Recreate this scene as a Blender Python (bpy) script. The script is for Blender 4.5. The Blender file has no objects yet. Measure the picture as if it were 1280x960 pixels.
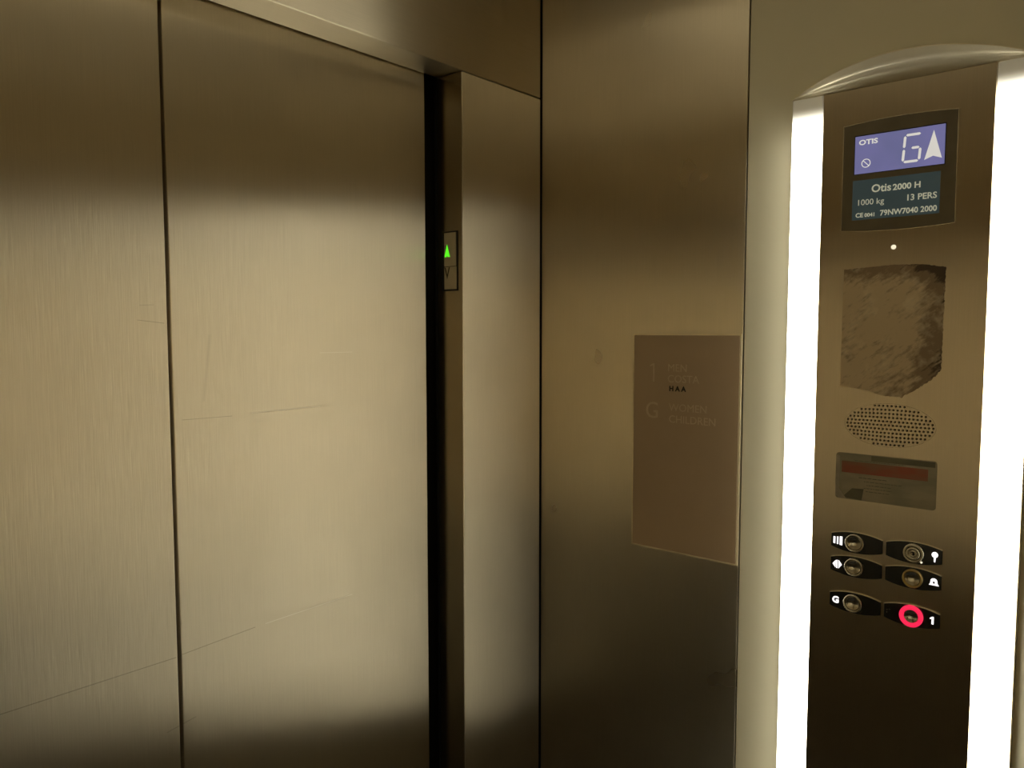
import bpy, bmesh, math, random
from mathutils import Vector, Matrix

sc = bpy.context.scene
COL = sc.collection
random.seed(7)

# ------------------------------------------------------------------ camera
PITCH = math.atan(68 / 970.0)
YAW = math.radians(40.7)
cam = bpy.data.cameras.new('camera')
camo = bpy.data.objects.new('camera', cam)
COL.objects.link(camo)
cam.sensor_fit = 'HORIZONTAL'
cam.sensor_width = 36.0
cam.lens = 36.0 * 970 / 1280
cam.clip_start = 0.01
camo.location = (-1.33, -1.06, 1.593)
camo.rotation_euler = (math.pi / 2 - PITCH, 0, YAW - math.pi / 2)
sc.camera = camo

# ------------------------------------------------------------------ light
STRIP_POWER = 7.0            # light columns of the operating panel
STRIP_COLOR = (1.0, 0.945, 0.76)
CEIL_POWER = 0.19
world = bpy.data.worlds.new('world')
world.use_nodes = True
world.node_tree.nodes['Background'].inputs[0].default_value = (0.01, 0.009, 0.008, 1)
world.node_tree.nodes['Background'].inputs[1].default_value = 1.0
sc.world = world

sc.view_settings.view_transform = 'Standard'
sc.view_settings.look = 'None'
sc.view_settings.exposure = 0.65
sc.view_settings.gamma = 1.0
sc.view_settings.use_curve_mapping = False
sc.cycles.max_bounces = 16
sc.cycles.glossy_bounces = 14
sc.cycles.diffuse_bounces = 6
sc.cycles.sample_clamp_indirect = 3
sc.cycles.use_denoising = True
sc.cycles.blur_glossy = 0.3


# ------------------------------------------------------------------ materials
class NT:
    def __init__(self, name):
        self.m = bpy.data.materials.new(name)
        self.m.use_nodes = True
        self.t = self.m.node_tree
        self.b = self.t.nodes['Principled BSDF']

    def n(self, typ, **kw):
        nd = self.t.nodes.new(typ)
        for k, v in kw.items():
            setattr(nd, k, v)
        return nd

    def put(self, sock, v):
        if v is None:
            return
        if isinstance(v, bpy.types.NodeSocket):
            self.t.links.new(v, sock)
        else:
            if sock.type == 'RGBA' and len(v) == 3:
                v = (*v, 1)
            sock.default_value = v

    def math(self, op, a, b=None, c=None, clamp=False):
        nd = self.n('ShaderNodeMath', operation=op)
        nd.use_clamp = clamp
        self.put(nd.inputs[0], a); self.put(nd.inputs[1], b); self.put(nd.inputs[2], c)
        return nd.outputs[0]

    def vm(self, op, a, b=None, out=0, s=None):
        nd = self.n('ShaderNodeVectorMath', operation=op)
        self.put(nd.inputs[0], a); self.put(nd.inputs[1], b)
        if s is not None:
            self.put(nd.inputs['Scale'], s)
        return nd.outputs[out]

    def pos(self):
        return self.n('ShaderNodeNewGeometry').outputs['Position']

    def normal(self):
        return self.n('ShaderNodeNewGeometry').outputs['Normal']

    def noise(self, vec, scale=1.0, detail=2.0, rough=0.5):
        nd = self.n('ShaderNodeTexNoise')
        self.put(nd.inputs['Vector'], vec)
        nd.inputs['Scale'].default_value = scale
        nd.inputs['Detail'].default_value = detail
        nd.inputs['Roughness'].default_value = rough
        return nd.outputs['Fac']

    def mr(self, v, a, b, c=0.0, d=1.0, smooth=False):
        nd = self.n('ShaderNodeMapRange')
        nd.interpolation_type = 'SMOOTHSTEP' if smooth else 'LINEAR'
        self.put(nd.inputs[0], v)
        for i, q in enumerate((a, b, c, d)):
            self.put(nd.inputs[i + 1], q)
        return nd.outputs[0]

    def mix(self, f, a, b, mode='MIX'):
        nd = self.n('ShaderNodeMix', data_type='RGBA', blend_type=mode)
        self.put(nd.inputs[0], f); self.put(nd.inputs[6], a); self.put(nd.inputs[7], b)
        return nd.outputs[2]

    def segment(self, p, a, b, width, jitter=0.0):
        """1 inside a hairline from a to b, 0 outside"""
        pa = self.vm('SUBTRACT', p, a)
        ba = tuple(b[i] - a[i] for i in range(3))
        L2 = sum(q * q for q in ba)
        h = self.math('DIVIDE', self.vm('DOT_PRODUCT', pa, ba, out=1), L2, clamp=True)
        d = self.vm('LENGTH', self.vm('SUBTRACT', pa, self.vm('SCALE', ba, s=h)), out=1)
        return self.mr(d, 0.0, width, 1.0, 0.0)


def steel(name, color, rough=0.42, aniso=0.9, brush='V', scratches=(), grain=0.035, tilt=0.3, cloud=0.08):
    k = NT(name)
    p = k.pos()
    sc_v = (800, 800, 9) if brush == 'V' else (9, 800, 800)
    g = k.noise(k.vm('MULTIPLY', p, sc_v), 1.0, 3)
    c = k.noise(p, 5.5, 3)
    fac = k.math('ADD', k.mr(g, 0.25, 0.75, -grain, grain), k.mr(c, 0.15, 0.85, -cloud * .7, cloud * .7, True))
    fac = k.math('ADD', fac, 1.0)
    base = k.vm('SCALE', color, s=fac)
    ro = k.math('ADD', k.mr(c, 0.15, 0.85, -0.025, 0.025, True), rough)
    col = base
    for (a, b, w, kind, amt) in scratches:
        s = k.segment(p, a, b, w)
        col = k.mix(k.math('MULTIPLY', s, amt), col, (0.95, 0.92, 0.84) if kind else (0.16, 0.11, 0.05))
        if kind:
            ro = k.math('ADD', ro, k.math('MULTIPLY', s, 0.25))
    k.put(k.b.inputs['Base Color'], col)
    k.b.inputs['Metallic'].default_value = 1.0
    k.put(k.b.inputs['Roughness'], ro)
    k.b.inputs['Anisotropic'].default_value = aniso
    if aniso > 0:
        axis = (0, 0, 1) if brush == 'V' else (1, 0, 0)
        N = k.normal()
        T = k.vm('CROSS_PRODUCT', axis, N)
        k.put(k.b.inputs['Tangent'], T)
        if tilt > 0:
            # the brushing itself: hair-fine grooves that lean the surface to either side
            fine = k.noise(k.vm('MULTIPLY', p, (3100, 3100, 25) if brush == 'V' else (25, 3100, 3100)), 1.0, 1)
            amt = k.math('MULTIPLY', k.math('SUBTRACT', fine, 0.5), tilt)
            k.put(k.b.inputs['Normal'], k.vm('NORMALIZE', k.vm('ADD', N, k.vm('SCALE', T, s=amt))))
    return k.m


def plain(name, color, rough=0.5, metal=0.0, spec=0.5, coat=0.0, var=0.08, scale=30.0):
    k = NT(name)
    f = k.mr(k.noise(k.pos(), scale, 3), 0.3, 0.7, 1 - var, 1 + var)
    k.put(k.b.inputs['Base Color'], k.vm('SCALE', color, s=f))
    k.b.inputs['Roughness'].default_value = rough
    k.b.inputs['Metallic'].default_value = metal
    k.b.inputs['Specular IOR Level'].default_value = spec
    k.b.inputs['Coat Weight'].default_value = coat
    return k.m


def glow(name, color, strength, base=(0.5, 0.5, 0.5), rough=0.4):
    k = NT(name)
    k.put(k.b.inputs['Base Color'], base)
    k.b.inputs['Roughness'].default_value = rough
    k.put(k.b.inputs['Emission Color'], color)
    k.b.inputs['Emission Strength'].default_value = strength
    return k.m


STEEL = (0.66, 0.585, 0.44)
DY = 0.075
SCR = [
    ((-1.03, DY, 1.0965), (-0.7935, DY, 1.096), 0.0011, 0, 0.55),
    ((-0.783, DY, 1.0976), (-0.66, DY, 1.1036), 0.0011, 0, 0.5),
    ((-0.640, DY, 1.104), (-0.462, DY, 1.1067), 0.0008, 1, 0.7),
    ((-0.772, DY, 1.4571), (-0.6915, DY, 1.4563), 0.0008, 0, 0.5),
    ((-0.6564, DY, 1.4585), (-0.5251, DY, 1.4591), 0.0009, 1, 0.8),
    ((-0.523, DY, 1.5527), (-0.454, DY, 1.5526), 0.0008, 1, 0.5),
    ((-0.8337, DY, 1.6067), (-0.7957, DY, 1.6024), 0.0008, 0, 0.45),
    ((-0.725, DY, 1.583), (-0.7373, DY, 1.485), 0.0040, 0, 0.10),
    ((-0.81, DY, 0.985), (-0.765, DY, 0.992), 0.0010, 0, 0.4),
    ((-0.83, DY, 1.628), (-0.81, DY, 1.629), 0.0008, 0, 0.3),
]
M = {}
M['door'] = steel('door_steel', STEEL, 0.33, 1.0, 'V', SCR)
M['steel'] = steel('wall_steel', STEEL, 0.35, 1.0, 'V')
M['side'] = steel('side_wall_steel', STEEL, 0.29, 1.0, 'V')
M['jamb'] = steel('jamb_steel_dark_reflection', (0.34, 0.29, 0.20), 0.20, 0.0, 'V')  # darkened colour stands in for a dark figure reflected in the jamb
M['header'] = steel('header_steel', STEEL, 0.41, 1.0, 'H', tilt=0.3)
M['satin'] = plain('satin_laminate', (0.74, 0.70, 0.54), 0.5, var=0.02, scale=6)
M['face'] = steel('face_plate_steel', (0.60, 0.52, 0.39), 0.36, 1.0, 'V')
M['chrome'] = plain('polished_chrome', (0.72, 0.68, 0.58), 0.16, 1.0, var=0.02)
M['cap'] = plain('satin_cap', (0.92, 0.84, 0.64), 0.3, 0.25, var=0.02)
M['ring'] = plain('ring_steel', (0.62, 0.58, 0.46), 0.25, 1.0, var=0.03)
M['brass'] = plain('ring_brass', (0.58, 0.44, 0.18), 0.28, 1.0, var=0.03)
M['dark'] = plain('dark_gap', (0.012, 0.010, 0.007), 0.7)
M['darksteel'] = plain('dark_steel_strip', (0.035, 0.028, 0.018), 0.5, 0.0)
M['ceil'] = plain('ceiling_paint', (0.80, 0.74, 0.62), 0.6)
M['floor'] = plain('floor_rubber', (0.07, 0.07, 0.07), 0.7, var=0.3, scale=60)
M['black'] = plain('black_gloss', (0.016, 0.017, 0.015), 0.22, coat=0.3, var=0.15)
M['smoke'] = plain('smoked_window', (0.17, 0.145, 0.10), 0.2, coat=0.0)
M['name'] = glow('nameplate_blue', (0.020, 0.035, 0.040), 0.4, (0.07, 0.11, 0.13), 0.35)
M['nametext'] = glow('nameplate_print', (0.36, 0.38, 0.30), 0.4, (0.8, 0.8, 0.7), 0.5)
M['ledge'] = plain('housing_steel', (0.5, 0.45, 0.34), 0.4, 1.0)
M['sign'] = plain('sign_acrylic', (0.42, 0.31, 0.20), 0.42, var=0.04, scale=8)
M['signedge'] = plain('sign_edge', (0.75, 0.65, 0.44), 0.35)
M['signtext'] = plain('sign_print', (0.53, 0.42, 0.28), 0.5)
M['signblack'] = plain('sign_black_print', (0.008, 0.006, 0.004), 0.5)
M['dish'] = plain('button_dish', (0.55, 0.52, 0.44), 0.14, 1.0, var=0.03)
M['indic'] = plain('indicator_steel', (0.50, 0.45, 0.33), 0.35, 0.7)
M['green'] = glow('green_arrow', (0.12, 1.0, 0.02), 0.6, (0.05, 0.3, 0.02))
M['arrowdark'] = plain('unlit_arrow', (0.05, 0.038, 0.02), 0.5)
M['white'] = glow('legend_light', (1.0, 0.95, 0.95), 1.0)
M['red'] = glow('red_ring_light', (1.0, 0.02, 0.09), 0.6, (0.4, 0.02, 0.05))
M['ceilglow'] = glow('added_ceiling_glow', (1.0, 0.86, 0.58), CEIL_POWER, (0.7, 0.65, 0.55))
M['lamp'] = glow('indicator_lamp_light', (1.0, 0.9, 0.65), 0.6)
M['lcdtext'] = glow('display_characters', (0.72, 0.70, 0.66), 0.5)
M['braille'] = plain('tactile_marks', (0.10, 0.09, 0.07), 0.4)


def lcd():
    k = NT('display_backlight')
    f = k.noise(k.pos(), 14, 2)
    c = k.mix(k.mr(f, 0.35, 0.65), (0.19, 0.18, 0.40), (0.15, 0.155, 0.32))
    k.put(k.b.inputs['Base Color'], (0.05, 0.05, 0.09))
    k.put(k.b.inputs['Emission Color'], c)
    k.b.inputs['Emission Strength'].default_value = 0.5
    k.b.inputs['Roughness'].default_value = 0.3
    return k.m


def strip_mat():
    k = NT('light_column_diffuser')
    sep = k.n('ShaderNodeSeparateXYZ')
    k.put(sep.inputs[0], k.pos())
    z = sep.outputs[2]
    top = k.mr(z, 1.962, 1.905, 0.0, 1.0, True)
    bot = k.mr(z, 0.47, 0.505, 0.0, 1.0, True)
    e = k.math('MULTIPLY', top, bot)
    e = k.math('ADD', k.math('MULTIPLY', k.math('POWER', e, 2.0), STRIP_POWER), 0.06)
    k.put(k.b.inputs['Base Color'], (0.8, 0.76, 0.62))
    k.put(k.b.inputs['Emission Color'], STRIP_COLOR)
    k.put(k.b.inputs['Emission Strength'], e)
    k.b.inputs['Roughness'].default_value = 0.5
    return k.m


def residue():
    """torn paper and glue left where a notice was stuck"""
    k = NT('glue_residue')
    p = k.pos()
    sep = k.n('ShaderNodeSeparateXYZ'); k.put(sep.inputs[0], p)
    y, z = sep.outputs[1], sep.outputs[2]
    # stretched along the wiping direction (down to the left)
    rot = k.n('ShaderNodeMapping'); k.put(rot.inputs['Vector'], p)
    rot.inputs['Rotation'].default_value = (math.radians(38), 0, 0)
    n1 = k.noise(k.vm('MULTIPLY', rot.outputs[0], (1, 26, 120)), 1.0, 5, 0.7)
    n2 = k.noise(p, 26, 4, 0.6)
    n3 = k.noise(p, 120, 3, 0.6)
    u = k.mr(y, -0.645, -0.792)          # 0 left, 1 right
    v = k.mr(z, 1.489, 1.689)            # 0 bottom, 1 top
    right = k.mr(u, 0.70, 1.0, 0.0, 0.16)
    topb = k.mr(v, 0.86, 1.0, 0.0, 0.22)
    corner = k.mr(k.math('ADD', u, v), 1.62, 1.95, 0.0, 0.22)
    low = k.mr(k.math('SUBTRACT', u, v), 0.15, 0.7, 0.0, 0.12)
    dk = k.math('ADD', k.math('ADD', right, topb), k.math('ADD', corner, low))
    s = k.math('ADD', k.math('ADD', k.math('MULTIPLY', n1, 0.55), k.math('MULTIPLY', n2, 0.30)), k.math('MULTIPLY', n3, 0.15))
    s = k.math('ADD', s, dk)
    f = k.mr(s, 0.51, 0.64, 0, 1)
    c = k.mix(f, (0.66, 0.54, 0.37), (0.30, 0.225, 0.15))
    f2 = k.mr(n2, 0.52, 0.66, 0, 0.6)
    c = k.mix(f2, c, (0.80, 0.70, 0.52))
    c = k.mix(k.mr(s, 0.74, 0.82, 0, 0.9), c, (0.07, 0.048, 0.036))
    k.put(k.b.inputs['Base Color'], c)
    k.b.inputs['Roughness'].default_value = 0.55
    k.b.inputs['Metallic'].default_value = 0.35
    bp = k.n('ShaderNodeBump'); bp.inputs['Strength'].default_value = 0.15; bp.inputs['Distance'].default_value = 0.001
    k.put(bp.inputs['Height'], n1); k.put(k.b.inputs['Normal'], bp.outputs[0])
    return k.m


def film(name, ca, cb, rough=0.3):
    k = NT(name)
    n = k.noise(k.vm('MULTIPLY', k.pos(), (1, 18, 40)), 1.0, 3)
    k.put(k.b.inputs['Base Color'], k.mix(k.mr(n, 0.38, 0.62), ca, cb))
    k.b.inputs['Roughness'].default_value = rough
    k.b.inputs['Metallic'].default_value = 0.2
    return k.m


M['lcd'] = lcd()
M['strip'] = strip_mat()
M['residue'] = residue()
M['film'] = film('sticker_film', (0.34, 0.295, 0.21), (0.25, 0.235, 0.17))
M['filmred'] = film('sticker_red_band', (0.32, 0.08, 0.045), (0.25, 0.12, 0.07))
M['filmdark'] = film('sticker_dark_print', (0.11, 0.10, 0.07), (0.15, 0.14, 0.09))
M['filmgrey'] = film('sticker_grey_edge', (0.42, 0.37, 0.30), (0.33, 0.30, 0.24))


# ------------------------------------------------------------------ helpers
def link(name, bm, mat, parent=None, smooth=False):
    me = bpy.data.meshes.new(name)
    bm.normal_update()
    bm.to_mesh(me); bm.free()
    o = bpy.data.objects.new(name, me)
    COL.objects.link(o)
    me.materials.append(mat)
    if smooth:
        for p in me.polygons:
            p.use_smooth = True
    if parent is not None:
        o.parent = parent
    return o


def tag(o, label=None, cat=None, group=None, kind=None):
    if label: o['label'] = label
    if cat: o['category'] = cat
    if group: o['group'] = group
    if kind: o['kind'] = kind
    return o


def add_box(bm, a, b, bev=0.0, seg=2):
    r = bmesh.ops.create_cube(bm, size=1.0)
    vs = r['verts']
    for v in vs:
        for i in range(3):
            v.co[i] = a[i] if v.co[i] < 0 else b[i]
    if bev > 0:
        es = list({e for v in vs for e in v.link_edges})
        bmesh.ops.bevel(bm, geom=es, offset=bev, segments=seg, profile=0.5, affect='EDGES')


def box(name, a, b, mat, parent=None, bev=0.0, seg=2):
    bm = bmesh.new()
    lo = tuple(min(p, q) for p, q in zip(a, b)); hi = tuple(max(p, q) for p, q in zip(a, b))
    add_box(bm, lo, hi, bev, seg)
    bmesh.ops.recalc_face_normals(bm, faces=bm.faces)
    return link(name, bm, mat, parent)


def prism_bm(pts, w0, w1, bev=0.0, seg=2, bm=None):
    """outline pts (u, v) extruded along w"""
    own = bm is None
    bm = bm or bmesh.new()
    lo = [bm.verts.new((u, v, w0)) for u, v in pts]
    hi = [bm.verts.new((u, v, w1)) for u, v in pts]
    n = len(pts)
    top = bm.faces.new(hi)
    bm.faces.new(lo[::-1])
    for i in range(n):
        j = (i + 1) % n
        bm.faces.new((lo[i], lo[j], hi[j], hi[i]))
    if bev > 0:
        bmesh.ops.bevel(bm, geom=list(top.edges), offset=bev, segments=seg, profile=0.5, affect='EDGES')
    bmesh.ops.recalc_face_normals(bm, faces=bm.faces)
    return bm


def prism(name, pts, w0, w1, mat, parent=None, bev=0.0, seg=2):
    return link(name, prism_bm(pts, w0, w1, bev, seg), mat, parent)


def lathe(name, prof, c, mat, parent=None, n=40, closed=True):
    """profile [(r, w)] turned about the w axis through c = (u, v)"""
    bm = bmesh.new()
    rows = []
    for r, w in prof:
        if r < 1e-7:
            rows.append([bm.verts.new((c[0], c[1], w))])
        else:
            rows.append([bm.verts.new((c[0] + r * math.cos(2 * math.pi * i / n), c[1] + r * math.sin(2 * math.pi * i / n), w)) for i in range(n)])
    for A, B in zip(rows, rows[1:]):
        for i in range(n):
            j = (i + 1) % n
            if len(A) == 1 and len(B) == 1: continue
            if len(A) == 1: bm.faces.new((A[0], B[i], B[j]))
            elif len(B) == 1: bm.faces.new((A[i], A[j], B[0]))
            else: bm.faces.new((A[i], A[j], B[j], B[i]))
    bmesh.ops.recalc_face_normals(bm, faces=bm.faces)
    return link(name, bm, mat, parent, smooth=True)


def holed(name, outer, holes, w0, w1, mat, parent):
    """flat plate with real holes"""
    cu = bpy.data.curves.new(name, 'CURVE')
    cu.dimensions = '2D'; cu.fill_mode = 'BOTH'; cu.extrude = abs(w1 - w0) / 2
    for pts in [outer] + holes:
        sp = cu.splines.new('POLY'); sp.points.add(len(pts) - 1); sp.use_cyclic_u = True
        for q, (u, v) in zip(sp.points, pts): q.co = (u, v, 0, 1)
    tmp = bpy.data.objects.new(name + '_tmp', cu)
    COL.objects.link(tmp)
    dg = bpy.context.evaluated_depsgraph_get()
    me = bpy.data.meshes.new_from_object(tmp.evaluated_get(dg))
    bpy.data.objects.remove(tmp)
    for v in me.vertices: v.co.z += (w0 + w1) / 2
    me.materials.clear(); me.materials.append(mat)
    o = bpy.data.objects.new(name, me); COL.objects.link(o); o.parent = parent
    return o


def text(name, s, size, u, v, w, mat, parent, align='LEFT', sx=1.0, thick=0.0002, bold=0.0, spacing=1.0):
    cu = bpy.data.curves.new(name, 'FONT')
    cu.body = s; cu.size = size; cu.extrude = thick; cu.align_x = align; cu.offset = bold
    cu.space_character = spacing; cu.resolution_u = 3
    tmp = bpy.data.objects.new(name + '_tmp', cu)
    COL.objects.link(tmp)
    dg = bpy.context.evaluated_depsgraph_get()
    me = bpy.data.meshes.new_from_object(tmp.evaluated_get(dg))
    bpy.data.objects.remove(tmp)
    for q in me.vertices:
        q.co.x = q.co.x * sx + u; q.co.y += v; q.co.z += w
    me.materials.clear(); me.materials.append(mat)
    o = bpy.data.objects.new(name, me); COL.objects.link(o); o.parent = parent
    return o


def merge(name, objs, parent):
    """join mesh objects made above into one part"""
    bm = bmesh.new()
    mat = objs[0].data.materials[0]
    for o in objs:
        bm.from_mesh(o.data)
        bpy.data.objects.remove(o)
    return link(name, bm, mat, parent)


def frame(o, origin):
    """u runs to the viewer's right (-y), v up, w out of the wall (-x)"""
    o.matrix_world = Matrix(((0, 0, -1, origin[0]), (-1, 0, 0, origin[1]), (0, 1, 0, origin[2]), (0, 0, 0, 1)))


def empty(name, origin):
    o = bpy.data.objects.new(name, None)
    o.empty_display_size = 0.05
    COL.objects.link(o)
    frame(o, origin)
    return o


def rrect(u0, v0, u1, v1, r, n=5):
    pts = []
    for cx, cy, a in ((u1 - r, v1 - r, 0), (u0 + r, v1 - r, 90), (u0 + r, v0 + r, 180), (u1 - r, v0 + r, 270)):
        for i in range(n + 1):
            t = math.radians(a + 90 * i / n)
            pts.append((cx + r * math.cos(t), cy + r * math.sin(t)))
    return pts


def lens(u0, u1, vt, vb, bt, bb, n=16):
    """straight ends, bowed top and bottom"""
    pts = []
    for i in range(n + 1):
        t = i / n; pts.append((u0 + (u1 - u0) * t, vb - bb * 4 * t * (1 - t)))
    for i in range(n + 1):
        t = 1 - i / n; pts.append((u0 + (u1 - u0) * t, vt + bt * 4 * t * (1 - t)))
    return pts


# ------------------------------------------------------------------ the lift car
XL, YB, H = -1.578, -1.42, 2.33
JX = -0.244                      # right edge of the door opening
HZ = 2.0835                      # underside of the header

tag(box('floor', (XL - .03, YB - .03, -.03), (0.03, 0.20, 0.0), M['floor']), kind='structure')
ceil = tag(box('ceiling', (XL - .03, YB - .03, H), (0.03, 0.09, H + .03), M['ceil']), kind='structure')

bm = bmesh.new(); add_box(bm, (-1.25, -0.60, H - 0.012), (-0.35, -0.12, H - 0.0003), 0.004, 2)
cl = link('added_ceiling_light', bm, M['ceilglow'])  # added glowing panel out of view, lifts the upper tones
tag(cl, 'added unseen dim glow panel under the ceiling over the doors', 'light')

# front wall: dark carrier behind folded steel sheets
wf = tag(box('wall_front', (-0.236, 0.012, 0.0), (0.03, 0.085, H), M['dark']), kind='structure')
bm = bmesh.new()
add_box(bm, (JX + 0.0012, 0.0, 0.002), (-0.0042, 0.010, HZ + 0.0005), 0.0018, 3)
link('return_panel', bm, M['steel'], wf)
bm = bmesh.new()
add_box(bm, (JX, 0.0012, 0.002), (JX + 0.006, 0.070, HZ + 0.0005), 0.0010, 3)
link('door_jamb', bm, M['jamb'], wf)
bm = bmesh.new()
add_box(bm, (XL + 0.004, 0.0, 0.002), (-1.334, 0.070, HZ + 0.0005), 0.0022, 3)
link('return_panel', bm, M['steel'], wf)
bm = bmesh.new()
add_box(bm, (XL + 0.004, 0.0, HZ + 0.0022), (-0.0042, 0.070, H - 0.004), 0.0022, 3)
link('header_panel', bm, M['header'], wf)

# doors
def door(name, x0, x1):
    bm = bmesh.new()
    add_box(bm, (x0, DY, 0.008), (x1, DY + 0.030, 2.13), 0.0016, 3)
    return tag(link(name, bm, M['door']), kind='structure')
door('door_1', -1.330, -0.7905)
door('door_2', -0.7855, -0.2712)
# the shaft side: landing frame seen as a dark slot beside and between the leaves
tag(box('trim_1', (-0.285, 0.108, 0.0), (-0.2, 0.16, 2.14), M['darksteel']), kind='structure')
tag(box('trim_2', (-1.40, 0.125, 0.0), (-0.285, 0.16, 2.14), M['dark']), kind='structure')
tag(box('trim_3', (-1.40, 0.072, 2.14), (-0.2, 0.16, 2.16), M['dark']), kind='structure')

# right wall: two sheets with a dark joint
JO = -0.4645
wr = tag(box('wall_right', (0.006, YB - .03, 0.0), (0.03, 0.0, H), M['dark']), kind='structure')
bm = bmesh.new(); add_box(bm, (0.0, JO + 0.0012, 0.002), (0.0055, -0.0012, H - .002), 0.0010, 2)
link('wall_panel', bm, M['side'], wr)
bm = bmesh.new(); add_box(bm, (0.0, YB + .001, 0.002), (0.0055, JO - 0.0012, H - .002), 0.0012, 2)
link('wall_panel', bm, M['satin'], wr)

tag(box('wall_left', (XL - .03, YB - .03, 0.0), (XL, 0.085, H), M['side']), kind='structure')
tag(box('wall_back', (XL, YB - .03, 0.0), (0.006, YB, H), M['side']), kind='structure')

# ------------------------------------------------------------------ car operating panel
CY, Z0 = -0.7258, 0.42
cop = empty('operating_panel', (0.0, CY, Z0))
tag(cop, 'tall brushed steel lift control panel between two glowing light columns on the right wall', 'control panel')
HW, HF = 0.171, 0.1200           # half width of the housing, half width of the face
W = 0.030                        # face stands 30 mm off the wall
TOP = 1.971 - Z0
def U(y): return CY - y
def V(z): return z - Z0

box('housing', (-HW + .003, 0.0, 0.0005), (HW - .003, TOP - .001, 0.012), M['ledge'], cop)
for s in (-1, 1):
    bm = bmesh.new()
    a, b = sorted((s * HW, s * (HF + 0.0012)))
    add_box(bm, (a, 0.004, 0.0125), (b, TOP - 0.0005, W), 0.0025, 3)
    o = link('light_column', bm, M['strip'], cop)
    o['label'] = ('left' if s < 0 else 'right') + ' glowing white light column'
    a, b = sorted((s * (HW + .0001), s * (HW + 0.0011)))
    box('side_spill_cover', (a, 0.004, 0.0002), (b, TOP - .0005, 0.0215), M['ledge'], cop)  # added flank cover, limits column glow spilling onto the wall

# face plate with an elliptical opening for the speaker grille
SPU, SPV = U(-0.7200), V(1.4432)
def ell(a, b, n=64): return [(SPU + a * math.cos(2 * math.pi * i / n), SPV + b * math.sin(2 * math.pi * i / n)) for i in range(n)]
holed('face_plate', [(-HF, 0.004), (HF, 0.004), (HF, TOP - .0008), (-HF, TOP - .0008)], [ell(0.0665, 0.0345)], 0.0125, W, M['face'], cop)
holes = []
ROWS = 11
for j in range(ROWS):
    y = 0.0305 * (2 * j / (ROWS - 1) - 1)
    hw_ = 0.0625 * math.sqrt(max(0.0, 1 - (y / 0.0325) ** 2))
    nh = max(2, round(2 * hw_ / 0.0058))
    for i in range(nh + 1):
        x = -hw_ + 2 * hw_ * i / nh
        yy = y * (1 - 0.10 * (x / 0.0625) ** 2)
        holes.append([(SPU + x + 0.0018 * math.cos(math.pi / 4 * q), SPV + yy + 0.0018 * math.sin(math.pi / 4 * q)) for q in range(8)])
holed('speaker_grille', ell(0.0663, 0.0343), holes, W - 0.004, W - 0.00005, M['face'], cop)
prism('speaker_cavity', ell(0.0660, 0.0340), 0.0128, W - 0.0095, M['dark'], cop)

# lens-shaped cap over the panel: hollow underside rising to an outer lip
bm = bmesh.new()
NU = 48
def cap_ring(t):
    u = -HW + 2 * HW * t
    q = 1 - (2 * t - 1) ** 2
    B, R = 0.040 * q, 0.030 * q
    pr = [(0.001, TOP), (W, TOP)]
    for k_ in range(1, 9):
        a = k_ / 8
        pr.append((W + B * (a ** 0.9), TOP + R * (a + 0.16 * math.sin(2 * math.pi * a)) + 0.0001))
    pr += [(W + B + 0.0015 * q, TOP + R + 0.0012 * q + 0.0002), (W + B, TOP + R + 0.0028 * q + 0.0004), (0.001, TOP + R + 0.0028 * q + 0.0006)]
    return [(u, v, w) for w, v in pr]
rows = [[bm.verts.new(p) for p in cap_ring(i / NU)] for i in range(NU + 1)]
K = len(rows[0])
for A, B_ in zip(rows, rows[1:]):
    for k_ in range(K):
        j = (k_ + 1) % K
        try: bm.faces.new((A[k_], A[j], B_[j], B_[k_]))
        except ValueError: pass
bm.faces.new(rows[0]); bm.faces.new(rows[-1][::-1])
bmesh.ops.remove_doubles(bm, verts=bm.verts, dist=1e-6)
bmesh.ops.recalc_face_normals(bm, faces=bm.faces)
link('cap', bm, M['cap'], cop, smooth=True)
box('foot_cap', (-HW, -0.012, 0.0005), (HW, 0.0035, W + .004), M['cap'], cop, 0.002)

# ---- display window
dl, dr, dt, db = U(-0.6400), U(-0.8005), V(1.9130), V(1.7505)
disp = prism('display_window', lens(dl, dr, dt, db, 0.0042, 0.0036, 24), W + 0.0001, W + 0.0030, M['smoke'], cop, 0.0007)
disp['label'] = 'smoked display window with bowed top and bottom'
# thin polished rim round it
o_ = lens(dl - .0009, dr + .0009, dt + .0009, db - .0009, 0.0042, 0.0036, 24)
holed('rim', o_, [lens(dl + .0001, dr - .0001, dt - .0001, db + .0001, 0.0042, 0.0036, 24)], W + 0.0001, W + 0.0027, M['chrome'], disp)
wq = W + 0.0031
sl, sr, st, sb = U(-0.6577), U(-0.7845), V(1.8950), V(1.8370)
box('screen', (sl, sb, W + .002), (sr, st, wq + .0003), M['lcd'], disp)['label'] = 'lavender blue lit screen'
box('screen_surround', (sl - .0012, sb - .001, W + .002), (sr + .0012, st + .0016, wq + .0001), M['dark'], disp)
ws = wq + 0.0006
text('lettering', 'OTIS', 0.0105, sl + 0.0055, st - 0.0135, ws, M['lcdtext'], disp, sx=1.25, bold=0.0003)
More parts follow.
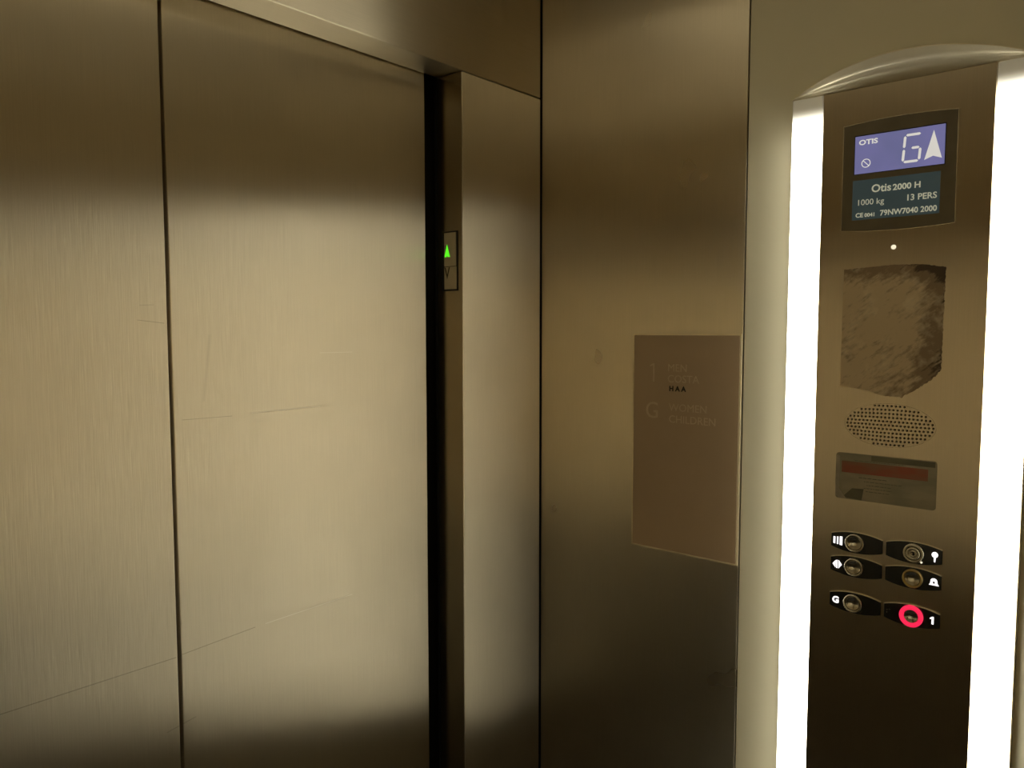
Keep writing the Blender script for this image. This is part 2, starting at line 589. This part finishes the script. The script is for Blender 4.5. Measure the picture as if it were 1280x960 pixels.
# prohibition sign: circle, stroke
cu_, cv_ = sl + 0.0170, sb + 0.0155
def ringpts(c, r, n=36): return [(c[0] + r * math.cos(2 * math.pi * i / n), c[1] + r * math.sin(2 * math.pi * i / n)) for i in range(n)]
a_ = holed('no_entry_symbol', ringpts((cu_, cv_), 0.0068), [ringpts((cu_, cv_), 0.0056)], ws - .0002, ws + .0002, M['lcdtext'], disp)
def bar(p, q, t, w0, w1, bm):
    d = Vector((q[0] - p[0], q[1] - p[1])); d.normalize(); n = Vector((-d.y, d.x)) * t / 2
    prism_bm([(p[0] + n.x, p[1] + n.y), (p[0] - n.x, p[1] - n.y), (q[0] - n.x, q[1] - n.y), (q[0] + n.x, q[1] + n.y)], w0, w1, bm=bm)
bm = bmesh.new()
bar((cu_ - .0042, cv_ + .0042), (cu_ + .0042, cv_ - .0042), 0.0012, ws - .0002, ws + .0002, bm)
b_ = link('stroke', bm, M['lcdtext'], disp)
merge('no_entry_symbol', [a_, b_], disp)
# seven-segment G
gu0, gu1, gv0, gv1 = sl + 0.0700, sl + 0.0925, sb + 0.0095, sb + 0.0490
gm = (gv0 + gv1) / 2
t_ = 0.0036
def seg(p, q, name='digit_segment'):
    d = Vector((q[0] - p[0], q[1] - p[1])); L = d.length; d.normalize(); n = Vector((-d.y, d.x))
    P = Vector(p); Q = Vector(q)
    pts = [P, P + d * t_ / 2 + n * t_ / 2, Q - d * t_ / 2 + n * t_ / 2, Q, Q - d * t_ / 2 - n * t_ / 2, P + d * t_ / 2 - n * t_ / 2]
    prism(name, [(x.x, x.y) for x in pts], ws - .0002, ws + .0002, M['lcdtext'], disp)
sk = 0.0026
seg((gu0 + sk + .001, gv1), (gu1 + sk - .001, gv1))
seg((gu0 + sk, gv1 - .001), (gu0 + sk / 2, gm + .001))
seg((gu0 + sk / 2, gm - .001), (gu0, gv0 + .001))
seg((gu0 + .001, gv0), (gu1 - .001, gv0))
seg((gu1, gv0 + .001), (gu1 + sk / 2, gm - .001))
seg((gu1 + sk / 2 - .001, gm), (gu0 + sk / 2 + 0.010, gm))
au = sl + 0.1115
prism('up_arrow', [(au, sb + .0510), (au - .0118, sb + .0090), (au, sb + .0135), (au + .0118, sb + .0090)], ws - .0002, ws + .0002, M['lcdtext'], disp)
# rating plate
nl, nr, nt, nb = U(-0.6558), U(-0.7800), V(1.8270), V(1.7655)
box('rating_plate', (nl, nb, W + .002), (nr, nt, wq + .0002), M['name'], disp)['label'] = 'dark blue rating plate'
wn = wq + 0.0004
def line(s, size, u, v, align='LEFT', sx=1.0, bold=0.0001):
    text('lettering', s, size, u, v, wn, M['nametext'], disp, align, sx, 0.0001, bold + 0.00015)
line('Otis', 0.0165, nl + 0.028, nt - 0.0205, bold=0.0002)
line('2000 H', 0.0125, nl + 0.0590, nt - 0.0205, sx=1.05, bold=0.0002)
line('1000 kg', 0.0128, nl + 0.0065, nt - 0.0390, bold=-0.00015)
line('13 PERS', 0.0128, nr - 0.0035, nt - 0.0385, 'RIGHT')
line('CE', 0.0095, nl + 0.0055, nt - 0.0575)
line('0041', 0.0080, nl + 0.0190, nt - 0.0575)
line('79NW7040 2000', 0.0118, nr - 0.0030, nt - 0.0575, 'RIGHT', 0.95)

# signal lamp
lc = (U(-0.7181), V(1.7200))
lathe('signal_lamp', [(0.0036, W), (0.0036, W + .0006), (0.0026, W + .0010), (0.0024, W + .0022), (0.0014, W + .0030), (0, W + .0032)], lc, M['lamp'], cop, 20)

# ---- buttons: six bowed black plates, each with a button and a lit legend
ZR = (1.2487, 1.2090, 1.1493)
def button(side, row):
    v = V(ZR[row])
    if side < 0:
        u0, u1, bc, lg = U(-0.6385), U(-0.7175), U(-0.6755), U(-0.6488)
    else:
        u0, u1, bc, lg = U(-0.7225), U(-0.8020), U(-0.7625), U(-0.7920)
    hv = 0.0106
    pl = prism('button_plate', lens(u0, u1, v + hv, v - hv, 0.0062, 0.0062, 20), W + .0001, W + .0028, M['black'], cop, 0.0007)
    names = {(-1, 0): 'black plate with the close doors button', (-1, 1): 'black plate with the open doors button', (-1, 2): 'black plate with the ground floor button',
             (1, 0): 'black plate with the key switch', (1, 1): 'black plate with the brassy alarm button', (1, 2): 'black plate with the lit red ringed floor button'}
    pl['label'] = names[(side, row)]
    # polished lip along the top of the plate
    n = 24; a = []; b = []
    for i in range(n + 1):
        t = i / n; uu = u0 + (u1 - u0) * t; vv = v + hv + 0.0062 * 4 * t * (1 - t)
        a.append((uu, vv + 0.0011)); b.append((uu, vv + 0.0001))
    prism('lip', a + b[::-1], W + .0001, W + .0036, M['cap'], pl)
    w0 = W + .0027
    c = (bc, v)
    lit = (side, row) == (1, 2)
    ro, ri = (0.0170, 0.0108) if lit else (0.0148, 0.0116)
    if (side, row) == (1, 0):
        lathe('lock_bezel', [(0.0152, w0), (0.0152, w0 + .003), (0.0138, w0 + .0048), (0.0112, w0 + .0050), (0.0108, w0 + .0020), (0, w0 + .0020)], c, M['ring'], pl)
        lathe('lock_cylinder', [(0.0098, w0 + .0021), (0.0098, w0 + .0060), (0.0088, w0 + .0068), (0.0070, w0 + .0068), (0.0064, w0 + .0052), (0.0050, w0 + .0052), (0.0046, w0 + .0070), (0.0032, w0 + .0070), (0.0030, w0 + .0040), (0, w0 + .0040)], c, M['ring'], pl)
        box('keyway', (c[0] - .0007, c[1] - .0026, w0 + .0041), (c[0] + .0007, c[1] + .0026, w0 + .0046), M['dark'], pl)
        lathe('locating_pin', [(0.0014, w0), (0.0014, w0 + .002), (0, w0 + .0026)], (c[0] + .0115, c[1] - .0125), M['lamp'], pl, 12)
    else:
        rm = M['red'] if lit else (M['brass'] if (side, row) == (1, 1) else M['ring'])
        lathe('button_ring', [(ro, w0), (ro, w0 + .0034), (ro - .0012, w0 + .0048), (ri + .0008, w0 + .0048), (ri, w0 + .0036), (ri, w0)], c, rm, pl)
        # hollow pressel: a concave dish
        lathe('push_button', [(ri - .0003, w0), (ri - .0003, w0 + .0020), (ri * .93, w0 + .0030)] + [(ri * .9 * (1 - i_ / 8), w0 + .0001 + .0028 * (1 - i_ / 8) ** 2) for i_ in range(9)], c, M['dish'], pl)
    # legend
    wl = W + .0029
    q = []
    if (side, row) == (-1, 0):
        bm = bmesh.new()
        for du, ww, h in ((-.0052, .0030, .0110), (0, .0022, .0120), (.0054, .0040, .0140)):
            prism_bm([(lg + du - ww / 2, v - h / 2), (lg + du + ww / 2, v - h / 2 - .0004), (lg + du + ww / 2, v + h / 2), (lg + du - ww / 2, v + h / 2)], wl, wl + .0005, bm=bm)
        link('legend', bm, M['white'], pl)['label'] = 'lit close doors symbol'
    elif (side, row) == (-1, 1):
        bm = bmesh.new()
        prism_bm([(lg - .0070, v), (lg - .0022, v + .0062), (lg - .0022, v - .0062)], wl, wl + .0005, bm=bm)
        prism_bm([(lg - .0010, v + .0066), (lg - .0010, v - .0066), (lg + .0010, v - .0066), (lg + .0010, v + .0066)], wl, wl + .0005, bm=bm)
        prism_bm([(lg + .0078, v), (lg + .0024, v + .0072), (lg + .0024, v - .0072)], wl, wl + .0005, bm=bm)
        link('legend', bm, M['white'], pl)['label'] = 'lit open doors symbol'
    elif (side, row) == (-1, 2):
        text('legend', 'G', 0.0145, lg - .0005, v - .0050, wl, M['white'], pl, 'CENTER', bold=0.0006)['label'] = 'lit letter G'
    elif (side, row) == (1, 0):
        bm = bmesh.new()
        prism_bm(ringpts((lg, v + .0028), .0044, 20), wl, wl + .0005, bm=bm)
        prism_bm([(lg - .0014, v), (lg - .0009, v - .0085), (lg + .0009, v - .0085), (lg + .0014, v)], wl, wl + .0005, bm=bm)
        link('legend', bm, M['white'], pl)['label'] = 'lit key symbol'
    elif (side, row) == (1, 1):
        bm = bmesh.new()
        pts = [(lg - .0068, v - .0048), (lg + .0072, v - .0048), (lg + .0050, v - .0018)]
        for i in range(13):
            t = math.pi * i / 12; pts.append((lg + .0046 * math.cos(t), v + .0018 + .0042 * math.sin(t)))
        pts.append((lg - .0050, v - .0018))
        holes_ = [[(lg + .0016 * math.cos(t_2 * math.pi / 6), v - .0004 + .0022 * math.sin(t_2 * math.pi / 6)) for t_2 in range(12)]]
        bm.free()
        holed('legend', pts, holes_, wl, wl + .0005, M['white'], pl)['label'] = 'lit bell symbol'
    else:
        prism('legend', [(lg - .0010, v - .0058), (lg + .0018, v - .0058), (lg + .0018, v + .0058), (lg - .0004, v + .0058), (lg - .0036, v + .0034), (lg - .0030, v + .0016), (lg - .0010, v + .0028)], wl, wl + .0005, M['white'], pl)['label'] = 'lit figure 1'
        bm = bmesh.new()
        for du, dv in ((0, 0), (0, -.004), (.004, .001)):
            prism_bm(ringpts((u0 + .0045 + du, v + .002 + dv), .0009, 8), wl, wl + .0005, bm=bm)
        link('tactile_marks', bm, M['braille'], pl)
for row in range(3):
    for side in (-1, 1):
        button(side, row)

# ------------------------------------------------------------------ stickers on the panel
def on_face(name, y, z, w=W):
    o = empty(name, (-w, y, z)); return o

# torn notice: ragged outline
def ragged(pts, step, amp, seed):
    rnd = random.Random(seed); out = []
    n = len(pts)
    for i in range(n):
        (x0, y0, j0), (x1, y1, _) = pts[i], pts[(i + 1) % n]
        L = math.hypot(x1 - x0, y1 - y0); k_ = max(1, int(L / step))
        for s in range(k_):
            t = s / k_
            d = rnd.uniform(-1, 1) * amp * j0
            nx, ny = -(y1 - y0) / L, (x1 - x0) / L
            out.append((x0 + (x1 - x0) * t + nx * d, y0 + (y1 - y0) * t + ny * d))
    return out
oy, oz = -0.718, 1.500
def P(y, z, j): return (oy - y, z - oz, j)
out = ragged([P(-.6455, 1.689, .4), P(-.6440, 1.5005, .5), P(-.6850, 1.4975, 1.0), P(-.7050, 1.4900, 1.6), P(-.7360, 1.4880, 1.6),
              P(-.7560, 1.5010, 2.0), P(-.7760, 1.5160, 2.2), P(-.7900, 1.5320, 1.2), P(-.7915, 1.6860, .8), P(-.7600, 1.6915, .6), P(-.7200, 1.6930, .6)], 0.0022, 0.0007, 3)
bm = prism_bm(out, 0.00005, 0.0004)
st = link('worn_notice', bm, M['residue'])
frame(st, (-W, oy, oz))
tag(st, 'torn brown remains of a peeled notice above the speaker holes', 'sticker')

# curled warning sticker
wy, wz = -0.716, 1.356
ws_ = prism('warning_sticker', [(x, y) for x, y in rrect(-.0742, -.0375, .0742, .0378, .005)], 0.00005, 0.0006, M['film'])
frame(ws_, (-W, wy, wz))
tag(ws_, 'faded rectangular warning sticker with a red band below the speaker holes', 'sticker')
box('red_band', (-.0650, .0060, .0005), (.0620, .0245, .0008), M['filmred'], ws_, 0.0001)['label'] = 'dull red band'
box('grey_margin', (-.0742 + .0006, -.034, .0005), (-.0680, .0330, .0008), M['filmgrey'], ws_)
box('top_band', (-.0200, .0280, .0005), (.0715, .0365, .0008), M['filmdark'], ws_)
bm = bmesh.new()
rnd = random.Random(5)
for r_, (a, b, v, t) in enumerate(((-.038, .004, -.001, .0011), (-.030, .026, -.0065, .0009), (-.026, .010, -.0120, .0009), (-.030, .012, -.0170, .0009), (-.027, .008, -.0220, .0009), (-.045, .030, .0262, .0009))):
    x = a
    while x < b:
        wd = rnd.uniform(.002, .007)
        add_box(bm, (x, v, .0005), (min(x + wd, b), v + t, .0008))
        x += wd + .0012
link('small_print', bm, M['filmdark'], ws_)['kind'] = 'stuff'
prism('curled_corner', [(-.0740, -.0290), (-.0690, -.0372), (-.0560, -.0372), (-.0740, -.0120)], 0.0005, 0.0016, M['filmgrey'], ws_, 0.0004)
prism('dark_patch', [(-.0630, -.0350), (-.0330, -.0368), (-.0300, -.0180), (-.0480, -.0190)], 0.0005, 0.0008, M['filmdark'], ws_)

# ------------------------------------------------------------------ floor directory on the steel panel
sy0, sy1, sz0, sz1 = -0.2365, -0.4625, 1.1605, 1.5850
sg = empty('directory_sign', (0.0, (sy0 + sy1) / 2, sz0))
tag(sg, 'brown acrylic floor directory plate on the steel wall beside the control panel', 'sign')
hw, hh = (sy0 - sy1) / 2, sz1 - sz0
prism('sheet', rrect(-hw + .003, .003, hw - .003, hh - .003, .001, 2), 0.0002, 0.0036, M['sign'], sg, 0.0006)
holed('edge', rrect(-hw, 0, hw, hh, .0015, 3), [rrect(-hw + .0028, .0028, hw - .0028, hh - .0028, .001, 2)], 0.0002, 0.0030, M['signedge'], sg)
cy = (sy0 + sy1) / 2
def T(s, y, z, size, mat='signtext', **kw):
    text('lettering', s, size, cy - y, z - sz0, 0.0038, M[mat], sg, **kw)
u1 = cy + 0.2838; v1 = 1.4916 - sz0
prism('lettering', [(u1 - .0012, v1), (u1 + .0015, v1), (u1 + .0015, v1 + .0360), (u1 - .0006, v1 + .0360), (u1 - .0080, v1 + .0322), (u1 - .0072, v1 + .0298), (u1 - .0012, v1 + .0328)], 0.0036, 0.0040, M['signtext'], sg)
T('G', -0.2655, 1.4205, 0.046, sx=0.92)
T('MEN', -0.3140, 1.5130, 0.0205)
T('COSTA', -0.3140, 1.4920, 0.0205)
T('WOMEN', -0.3180, 1.4370, 0.0205)
T('CHILDREN', -0.3180, 1.4145, 0.0205)
T('H A A', -0.3180, 1.4755, 0.0135, 'signblack', bold=0.0005)

# ------------------------------------------------------------------ direction indicator in the door jamb
di = empty('direction_indicator', (JX, 0.0355, 1.671))
tag(di, 'slim steel arrow indicator with a lit green up arrow on the door jamb', 'indicator')
def yj(y): return 0.0355 - y
box('backing', (yj(.0565), -.002, 0.0001), (yj(.0125), .114, 0.0012), M['dark'], di)
box('upper_lens', (yj(.0480), .0460, 0.0012), (yj(.0160), .1110, 0.0030), M['indic'], di, .0006)
box('lower_lens', (yj(.0480), .0010, 0.0012), (yj(.0150), .0450, 0.0030), M['indic'], di, .0006)
ua = yj(.0395)
o = prism('up_arrow', [(ua, .0885), (ua - .0075, .0640), (ua - .002, .0640), (ua, .0680), (ua + .002, .0640), (ua + .0075, .0640)], 0.0031, 0.0036, M['green'], di)
o['label'] = 'glowing green up arrow'
o = prism('down_arrow', [(ua, .0210), (ua - .0075, .0440), (ua - .0045, .0440), (ua, .0290), (ua + .0045, .0440), (ua + .0075, .0440)], 0.0031, 0.0034, M['arrowdark'], di)
o['label'] = 'unlit dark down arrow'
